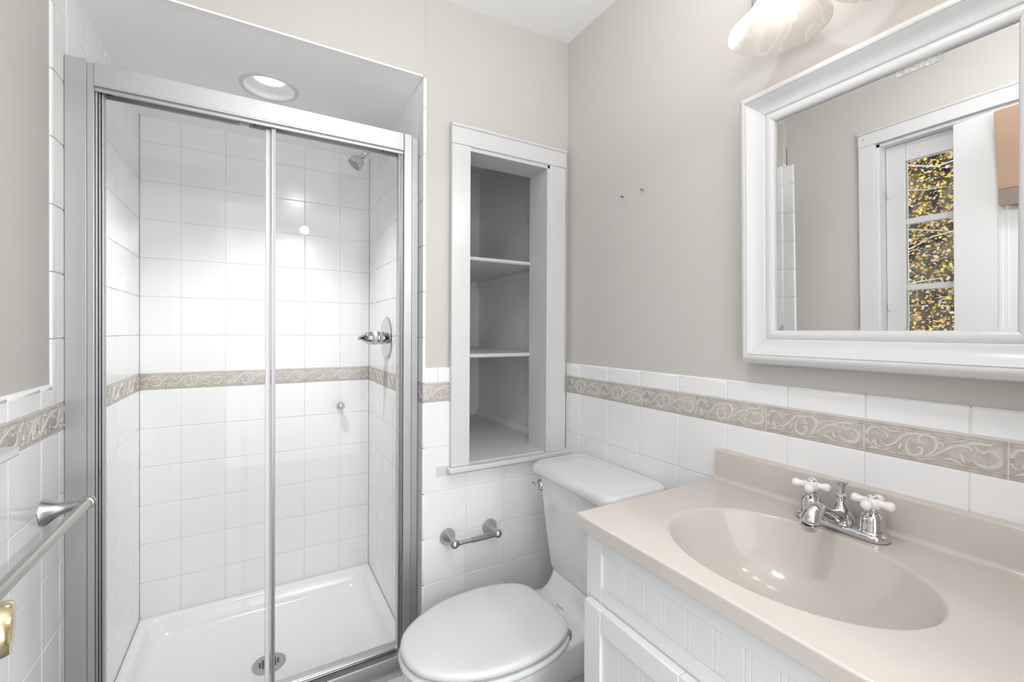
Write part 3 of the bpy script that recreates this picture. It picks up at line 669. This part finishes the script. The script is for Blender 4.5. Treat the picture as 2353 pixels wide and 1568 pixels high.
m = MB(); R = []
for y in (SY1-.0005, SY0):
    prof = [(-.0005, CZ-.02), (-.0005, .9475), (-.0165, .9462), (-.0190, .9448), (-.0200, .9420), (-.0200, CZ+.0100), (-.0215, CZ+.0045), (-.0250, CZ+.0012), (-.0310, CZ+.0001), (-.0310, CZ-.002), (-.0200, CZ-.02)]
    R.append([(x, y, z) for x, z in prof])
m.loft(R); obj('backsplash', m, MARB, st, smooth=50)
m = MB(); m.lathe([(.0215,-.001),(.0215,.001),(.018,.002),(.0165,.001)], (CX+.011,CY,CZ-.1325), (0,0,1), 32, False, False); dn = obj('drain_ring', m, CHR, st)
m = MB(); m.lathe([(.0160,0),(.0160,.003),(.012,.006),(.001,.0068)], (CX+.011,CY,CZ-.1325), (0,0,1), 28); obj('drain_stopper', m, CHR, dn)

# faucet
fa = thing('faucet', (-.075, -1.008, CZ), 'chrome two handle centerset faucet with white porcelain cross handles', 'faucet')
FY, FX = -1.008, -.076
m = MB()
def stad(hx, hy, z, dx_=0): return [(x, y, z) for x, y in rr(FX+dx_, FY, hx, hy, hx*.98, 10)]
m.loft([stad(.0255,.0800,CZ+.0006), stad(.0262,.0808,CZ+.0020), stad(.0262,.0808,CZ+.0090), stad(.0250,.0795,CZ+.0112), stad(.0215,.0755,CZ+.0130), stad(.0195,.0700,CZ+.0138)]); obj('base_plate', m, CHR, fa)
m = MB(); m.loft([stad(.0258,.0803,CZ+.0001), stad(.0258,.0803,CZ+.0006)]); obj('gasket', m, BLACK, fa)
for hy, rot in ((FY+.0535, .35), (FY-.0535, .02)):
    o = Vector((FX, hy, CZ+.012))
    m = MB(); m.lathe([(.0215,-.003),(.0215,.001),(.0195,.003),(.0190,.0055),(.0198,.007),(.0192,.009),(.0188,.024),(.0178,.0295),(.0150,.0345),(.0112,.0375),(.0100,.0385),(.0113,.0400),(.0113,.0430),(.0098,.0445),(.0085,.048)], o, (0,0,1), 36); hb_ = obj('valve_dome', m, CHR, fa)
    m = MB(); c = o+Vector((0,0,.0570))
    m.lathe([(.0088,-.0125),(.0130,-.0095),(.0152,-.003),(.0145,.003),(.0110,.0075),(.0070,.0095)], c, (0,0,1), 28)
    for k in range(4):
        a = rot + PI/2*k; d_ = Vector((math.cos(a), math.sin(a), -.02))
        m.tube([c+d_*.006, c+d_*.012, c+d_*.017, c+d_*.022, c+d_*.0265, c+d_*.0310, c+d_*.0335, c+d_*.0348], [.0092,.0074,.0068,.0082,.0094,.0088,.0060,.0020], 18)
    h = obj('cross_handle', m, PORC, fa, smooth=70, label='white porcelain cross handle')
    m = MB(); m.lathe([(.0092,.0080),(.0092,.0100),(.0080,.0112),(.0066,.0114)], c, (0,0,1), 24); bz = obj('button_bezel', m, CHR, h)
    m = MB(); m.lathe([(.0066,.0105),(.0060,.0122),(.0010,.0128)], c, (0,0,1), 20); bt = obj('index_button', m, PORC, h)
    m = MB(); m.box(c.x-.0022, c.x-.0010, c.y-.0022, c.y+.0002, c.z+.0124, c.z+.0131); m.box(c.x+.0008, c.x+.0019, c.y-.0020, c.y, c.z+.0124, c.z+.0131); obj('index_mark', m, INK, h)
m = MB(); o = Vector((FX+.004, FY, CZ+.012))
m.lathe([(.0245,-.002),(.0250,.003),(.0240,.010),(.0205,.018),(.0150,.027),(.0098,.034),(.0072,.040),(.0070,.046),(.0092,.050),(.0098,.0520),(.0080,.0535)], o, (0,0,1), 36, sx=1.0, up=(0,1,0)); obj('spout_body', m, CHR, fa)
pts = [(-.078,.020),(-.092,.027),(-.108,.032),(-.126,.040),(-.144,.050),(-.160,.0565),(-.172,.0550),(-.182,.0480),(-.188,.0380),(-.190,.0285)]
R = []; n = 20
wdt = [.0180,.0165,.0145,.0125,.0125,.0140,.0152,.0158,.0158,.0160]; hgt = [.016,.014,.0120,.0100,.0100,.0110,.0125,.0140,.0150,.0155]
for i, (x, z) in enumerate(pts):
    x0, z0 = pts[max(i-1,0)]; x1, z1 = pts[min(i+1,len(pts)-1)]; t = Vector((x1-x0, 0, z1-z0)).normalized(); nrm = Vector((0,1,0)).cross(t)
    R.append([Vector((x, FY, CZ+z)) + Vector((0,1,0))*wdt[i]*math.cos(2*PI*k/n) + nrm*hgt[i]*math.sin(2*PI*k/n) for k in range(n)])
m = MB(); m.loft(R); obj('spout', m, CHR, fa, smooth=70, sub=1)
m = MB(); m.lathe([(.0165,.003),(.0165,-.001),(.0128,-.002),(.0125,-.0085),(.0105,-.009)], (-.1905,FY,CZ+.0290), (0,0,1), 28); obj('aerator', m, CHR, fa)
m = MB(); m.lathe([(.0024,.046),(.0024,.0570),(.0064,.0580),(.0068,.0700),(.0080,.0750),(.0118,.0785),(.0121,.0800),(.0100,.0808),(.001,.0812)], o, (0,0,1), 24); obj('lift_rod', m, CHR, fa)

# ---------------------------------------------------------------- mirror
AL, BE = .02453411, .02169956
NV = Vector((-math.cos(AL)*math.cos(BE), math.sin(AL)*math.cos(BE), -math.sin(BE)))
EV = (Vector((0,0,1))-NV*NV.z).normalized(); EU = EV.cross(NV)
if EU.y > 0: EU = -EU
P0 = Vector((-.025, -.845, 1.26))
def MW(u, v, w_): return P0 + EU*u + EV*v + NV*w_
mi = thing('wall_mirror', (-.012, -1.04, 1.18), 'large mirror in a wide white moulded frame above the sink', 'mirror')
U0_, U1_, V0_, V1_ = .0042, .3950, .0000, .4945; BV = .019; bt = math.tan(math.radians(.6))*BV
m = MB(); a = [MW(u, v, 0) for u, v in ((U0_+BV,V0_+BV),(U1_-BV,V0_+BV),(U1_-BV,V1_-BV),(U0_+BV,V1_-BV))]
b_ = [MW(u, v, bt*k_) for u, v, k_ in ((U0_,V0_,1.5),(U1_,V0_,.5),(U1_,V1_,.5),(U0_,V1_,1.5))]; c_ = [MW(u, v, -.006) for u, v in ((U0_-.01,V0_-.01),(U1_+.01,V0_-.01),(U1_+.01,V1_+.01),(U0_-.01,V1_+.01))]
m.loft([c_, b_, a], False, True); obj('mirror_glass', m, MIRR, mi, smooth=0)
prof = [(-.004,-.004),(-.004,.004),(-.001,.0085),(.004,.0110),(.010,.0115),(.0150,.0100),(.0172,.0085),(.0180,.0110),(.0200,.0125),(.0270,.0130),(.0340,.0150),(.0420,.0200),(.0490,.0260),(.0525,.0285),(.0530,.0265),(.0545,.0265),(.0555,.0290),(.0600,.0305),(.0660,.0285),(.0715,.0225),(.0755,.0140),(.0775,.0040),(.0778,-.008),(.0600,-.010)]
corners = [(U0_,V0_,-1,-1),(U1_,V0_,1,-1),(U1_,V1_,1,1),(U0_,V1_,-1,1)]
for k in range(4):
    (ua, va_, s1, s2), (ub, vb_, s3, s4) = corners[k], corners[(k+1) % 4]
    m = MB(); e = .0002
    A = [MW(ua+s1*d_, va_+s2*d_, h_) for d_, h_ in prof]; B = [MW(ub+s3*d_, vb_+s4*d_, h_) for d_, h_ in prof]
    dr_ = (B[0]-A[0]).normalized(); A = [p+dr_*e for p in A]; B = [p-dr_*e for p in B]
    m.loft([A, B]); obj('frame_moulding', m, TRIMG, mi, smooth=40)
m = MB(); m.add([MW(u, v, .0012) for u, v in ((.2345,.4785),(.3003,.4780),(.2990,.4925),(.2343,.4925))], [(0,1,2,3)]); obj('tape_strip', m, TAPE, mi, smooth=0, label='strip of cloudy clear tape')
m = MB(); m.box(-.0015, .0055, -.85, -1.20, 1.70, 1.72); obj('hanging_cleat', m, TRIM, mi)

# ---------------------------------------------------------------- vanity lamp
vl = thing('vanity_light', (0, -1.10, 2.07), 'vanity light with marbled bell glass shade above the mirror', 'wall light')
m = MB(); m.box(-.022, .0055, -1.42, -.78, 2.030, 2.120); obj('back_plate', m, NICK, vl, bev=.006, seg=3)
for yy in (-.9015, -1.10, -1.2985):
    o = Vector((-.118, yy, 1.9100))
    m = MB(); m.tube([(-.020,yy,2.085),(-.060,yy,2.105),(-.100,yy,2.100),(-.118,yy,2.075),(-.118,yy,2.045)], .009, 12); obj('lamp_arm', m, NICK, vl)
    m = MB(); m.lathe([(.027,.110),(.030,.118),(.026,.138),(.016,.144)], o, (0,0,1), 28); obj('shade_holder', m, NICK, vl)
    m = MB(); pr = [(.0270,.1120),(.0305,.0980),(.0360,.0800),(.0440,.0620),(.0545,.0450),(.0680,.0280),(.0810,.0150),(.0905,.0060),(.0955,.0010),(.0968,-.0010),(.0962,-.0026),(.0938,-.0022),(.0890,.0020),(.0790,.0110),(.0660,.0240),(.0520,.0410),(.0415,.0590),(.0335,.0780),(.0280,.0970),(.0245,.1120)]
    m.lathe(pr, o, (0,0,1), 56, False, False); obj('glass_shade', m, SHADE, vl, smooth=60, label='marbled white glass bell shade')
    m = MB(); m.lathe([(.0100,.105),(.0115,.090),(.0145,.070),(.0150,.058),(.0130,.045),(.0085,.030),(.0040,.018),(.0012,.010)], o, (0,0,1), 14); obj('candle_bulb', m, BULBM, vl, label='glowing candle bulb')
    l = D.lights.new('bulb_light', 'SPOT'); l.energy = 8.5; l.spot_size = math.radians(150); l.spot_blend = 1; l.shadow_soft_size = .035; l.color = (1, .985, .965)
    lo = D.objects.new('bulb_light', l); COL.objects.link(lo); lo.location = (-.125, yy, 1.900); lo.rotation_euler = Vector((-.93, .12, -.28)).to_track_quat('-Z', 'Y').to_euler()

# ---------------------------------------------------------------- two screws left in the wall
for i, (yy, zz, lb) in enumerate(((-.3135, 1.7221, 'tiny screw left in the beige wall, the lower one nearer the corner'), (-.4027, 1.7214, 'tiny screw left in the beige wall, the one nearer the mirror'))):
    m = MB(); m.lathe([(.0022,-.006),(.0022,-.001),(.0034,0),(.0018,.0010),(.0018,.009),(.0034,.0095),(.0034,.0110),(.001,.0115)], (.006, yy, zz), (-1,0,0), 12)
    tag(obj('wall_screw', m, [STRAIN], base=(.006, yy, zz)), lb, 'screw', 'screws in the beige wall')

# ---------------------------------------------------------------- window in the left wall
wi = D.objects.new('window_1', None); COL.objects.link(wi); wi.location = (XL-.06, (WY0+WY1)/2, WZ0); wi['kind'] = 'structure'
XJ = XL-.120
m = MB(); m.box(XJ, XL-.001, WY1, WY1-.012, WZ0, WZ1); m.box(XJ, XL-.001, WY0+.012, WY0, WZ0, WZ1); m.box(XJ, XL-.001, WY0, WY1, WZ1-.012, WZ1); obj('window_jamb', m, TRIM, wi)
m = MB(); m.box(XL-.1, XL-.07, WY1-.012, WY1-.032, WZ0, WZ1-.012); m.box(XL-.1, XL-.07, WY0+.032, WY0+.012, WZ0, WZ1-.012); m.box(XL-.1, XL-.07, WY0+.012, WY1-.012, WZ1-.032, WZ1-.012); obj('window_stop', m, TRIM, wi, bev=.002)
XS0, XS1 = XL-.082, XL-.052; ga, gb = -.505, -1.100
m = MB(); m.box(XS0, XS1, WY1-.013, ga, WZ0+.002, WZ1-.013); m.box(XS0, XS1, gb, WY0+.013, WZ0+.002, WZ1-.013); m.box(XS0, XS1, ga, gb, 1.976, WZ1-.013); m.box(XS0, XS1, ga, gb, WZ0+.002, WZ0+.06); sa = obj('window_sash', m, TRIM, wi, bev=.003)
m = MB(); m.box(XS0+.004, XS1-.004, ga, gb, 1.690, 1.716); m.box(XS0+.004, XS1-.004, ga, gb, 1.390, 1.416); m.box(XS0+.005, XS1-.005, -.790, -.815, WZ0+.055, 1.980); obj('muntin', m, TRIM, wi, bev=.002)
m = MB(); m.box(XS0+.012, XS0+.016, ga+.004, gb-.004, WZ0+.055, 1.980); obj('window_glass', m, WGLASS, wi, smooth=0)
for z in (1.30, 1.82):
    m = MB(); m.box(XS1, XS1+.008, WY1-.030, WY1-.020, z, z+.03); obj('window_catch', m, TRIM, wi, bev=.002)
m = MB(); YC0, YC1, ZH = -.352, -1.252, 2.0765
m.box(XL-PT, XL+.018, WY1, YC0, 1.047, ZH); m.box(XL-PT, XL+.018, YC1, WY0, 1.047, ZH); m.box(XL-PT, XL+.020, YC1, YC0, ZH, 2.132)
m.loft([[(x, y, z) for x, z in ((XL-PT,2.132),(XL+.020,2.132),(XL+.027,2.136),(XL+.027,2.141),(XL+.022,2.145),(XL-PT,2.145))] for y in (YC1-.004, YC0+.002)])
struct('trim_13', m, TRIM, bev=.0015)
m = MB(); m.box(XJ, XL+.032, WY0, WY1, 1.0285, 1.0455); m.box(XL+.0005, XL+.032, -1.30, -.2990, 1.0285, 1.0455); struct('trim_14', m, TRIM, bev=.003)
m = MB(); m.box(XL+.0005, XL+.018, -1.262, -.345, .960, 1.028); struct('trim_15', m, TRIM, bev=.002)
m = MB(); m.lathe([(.003,0),(.003,.002),(.001,.0025)], (XL+.020, -.372, 2.112), (1,0,0), 12); tag(obj('nail_head', m, STRAIN, base=(XL+.020,-.372,2.112)), 'small nail head in the corner of the window casing, seen in the mirror', 'nail')

# ---------------------------------------------------------------- open door behind the camera's left
do = D.objects.new('door_1', None); COL.objects.link(do); HX, HY = -1.245, YR+.02; do.location = (HX, HY, .01); do['kind'] = 'structure'
dv = Vector((-1.388-HX, -.718-HY, 0)); LW = dv.length; du_ = dv.normalized(); dn_ = Vector((du_.y, -du_.x, 0))   # dn_ points into the room
if dn_.x < 0: dn_ = -dn_
def DP(a, b_, h): p = Vector((HX, HY, 0)) + du_*a + dn_*b_; return (p.x, p.y, h)
def dbox(mb, a0, a1, b0, b1, z0, z1):
    mb.add([DP(a0,b0,z0),DP(a1,b0,z0),DP(a1,b1,z0),DP(a0,b1,z0),DP(a0,b0,z1),DP(a1,b0,z1),DP(a1,b1,z1),DP(a0,b1,z1)], [(0,3,2,1),(4,5,6,7),(0,1,5,4),(1,2,6,5),(2,3,7,6),(3,0,4,7)])
m = MB(); dbox(m, 0, LW, -.035, 0, .01, 2.028); lf = obj('door_leaf', m, DOORM, do, bev=.0015)
m = MB()
for z0, z1 in ((.25, .85), (1.02, 1.90)):
    for a0, a1 in ((.13, LW*.5-.03), (LW*.5+.03, LW-.135)):
        dbox(m, a0, a1, 0, .0025, z0, z0+.012); dbox(m, a0, a1, 0, .0025, z1-.012, z1); dbox(m, a0, a0+.012, 0, .0025, z0, z1); dbox(m, a1-.012, a1, 0, .0025, z0, z1)
obj('panel_moulding', m, DOORM, do, bev=.001)
kn = Vector(DP(LW-.062, 0, .9375)); kx = (dn_+du_*.08+Vector((0,0,-.03))).normalized()
m = MB(); m.lathe([(.0320,-.001),(.0325,.003),(.028,.007),(.0140,.010),(.0125,.020),(.0135,.028)], kn, kx, 36, False, True); ro = obj('knob_rose', m, BRASS, do)
m = MB(); m.lathe([(.0135,.026),(.0205,.030),(.0265,.037),(.0290,.046),(.0292,.056),(.0275,.064),(.0262,.0665),(.0235,.0675),(.0225,.0672),(.0200,.0665),(.001,.0668)], kn, kx, 40); obj('door_knob', m, BRASS, do, label='polished brass door knob')
# tan box hung on the door
bx = thing('hanging_box', tuple(DP(LW-.25, 0, 1.665)), 'tan box with a darker bottom band hung on the open door, seen in the mirror', 'box')
m = MB(); a1, a0 = LW-.150, LW-.42; f0 = .004
def dring(ia, ib, z, f=0): return [DP(a0+ia, f0, z), DP(a1-ia, f0, z), DP(a1-ia, .062-ib, z), DP(a0+ia, .062-ib, z)]
m.loft([dring(.009,.005,1.722), dring(0,0,2.005)]); obj('box_body', m, BOXM, bx, bev=.002)
m = MB(); m.loft([dring(.0105,.006,1.664), dring(.009,.005,1.7215)], False, False); m.loft([dring(.0115,.007,1.664), dring(.0105,.006,1.664)], False, False); obj('bottom_band', m, BOXD, bx)
m = MB(); m.loft([dring(.012,.008,1.664), dring(.012,.008,1.670)]); obj('bottom_panel', m, BOXM, bx)

# ---------------------------------------------------------------- autumn tree outside the window
tr = thing('autumn_tree', (-3.6, .9, 0), 'tree with yellow and tan autumn leaves outside the window, seen in the mirror', 'tree')
m = MB(); m.tube([(-3.6,.9,0),(-3.58,.88,1),(-3.62,.86,2.2),(-3.55,.9,3.6)], [.09,.08,.065,.04], 12); obj('trunk', m, BARK, tr)
random.seed(11)
m = MB()
for i in range(60):
    z = random.uniform(.8, 3.4); a = random.uniform(0, 2*PI); p = Vector((-3.6, .9, z)); pts = [p]; L_ = random.uniform(.5, 1.5)
    for k in range(5):
        a += random.uniform(-.5, .5); p = p+Vector((math.cos(a), math.sin(a), random.uniform(-.2,.5)))*L_/5; pts.append(p)
    m.tube(pts, [.014,.011,.009,.007,.005,.003], 6)
obj('branches', m, BARK, tr)
m = MB()
shape = [(0,-.5),(.28,-.28),(.55,-.15),(.32,.02),(.42,.35),(.14,.2),(0,.62),(-.14,.2),(-.42,.35),(-.32,.02),(-.55,-.15),(-.28,-.28)]
for i in range(38000):
    x = random.uniform(-4.6, -2.5); y = random.uniform(-1.6, 2.8); z = random.uniform(.7, 3.6); s_ = random.uniform(.015, .030)
    n_ = Vector((random.uniform(-.2,1), random.uniform(-1,.6), random.uniform(-.3,1))).normalized(); u = n_.orthogonal().normalized(); u.rotate(Matrix.Rotation(random.uniform(0,6.28),3,n_)); v = n_.cross(u)
    q_ = math.sin(x*3+y*2.1)+math.sin(z*3.3+y); m.mi = random.choices((0,1,2,3), (max(.3, 2.5+2*q_), 3.5, 3, 3))[0]
    c = Vector((x,y,z)); m.add([c+(u*a_+v*b_)*s_+n_*abs(a_)*s_*.25 for a_, b_ in shape], [tuple(range(12))])
obj('foliage', m, LEAFS, tr, smooth=0, kind='stuff')
m = MB(); n_ = 24
gr = [[(-5.6+.35*math.sin(i*1.7+j*.9)+.2*math.sin(j*2.3), -5+i*10/n_, j*5.0/12) for i in range(n_+1)] for j in range(13)]
gb_ = [[(-6.4, p[1], p[2]) for p in r] for r in gr]
m.loft([[*a_, *b2[::-1]] for a_, b2 in zip(gr, gb_)]); tag(obj('backdrop', m, HILL, base=(-6, 0, 0)), 'dark foliage bank added as a backdrop behind the autumn tree, seen through the window in the mirror', 'backdrop')  # bank-shaped backdrop added so the gaps between leaves stay dark

# unseen ceiling fixture, added to even out the room light
cf = thing('fill_fixture', (-.80, -1.02, 2.36), 'unseen round ceiling fixture added for fill light over the bathroom', 'ceiling light')
m = MB(); m.lathe([(.16,.028),(.165,.0),(.158,-.012),(.150,-.012),(.150,.02)], (-.80,-1.02,2.36), (0,0,1), 40, False, False); obj('rim', m, NICK, cf)
m = MB(); m.lathe([(.150,-.010),(.150,-.002),(.001,-.002)], (-.80,-1.02,2.36), (0,0,1), 40, False, False); obj('lens', m, LAMPON, cf)
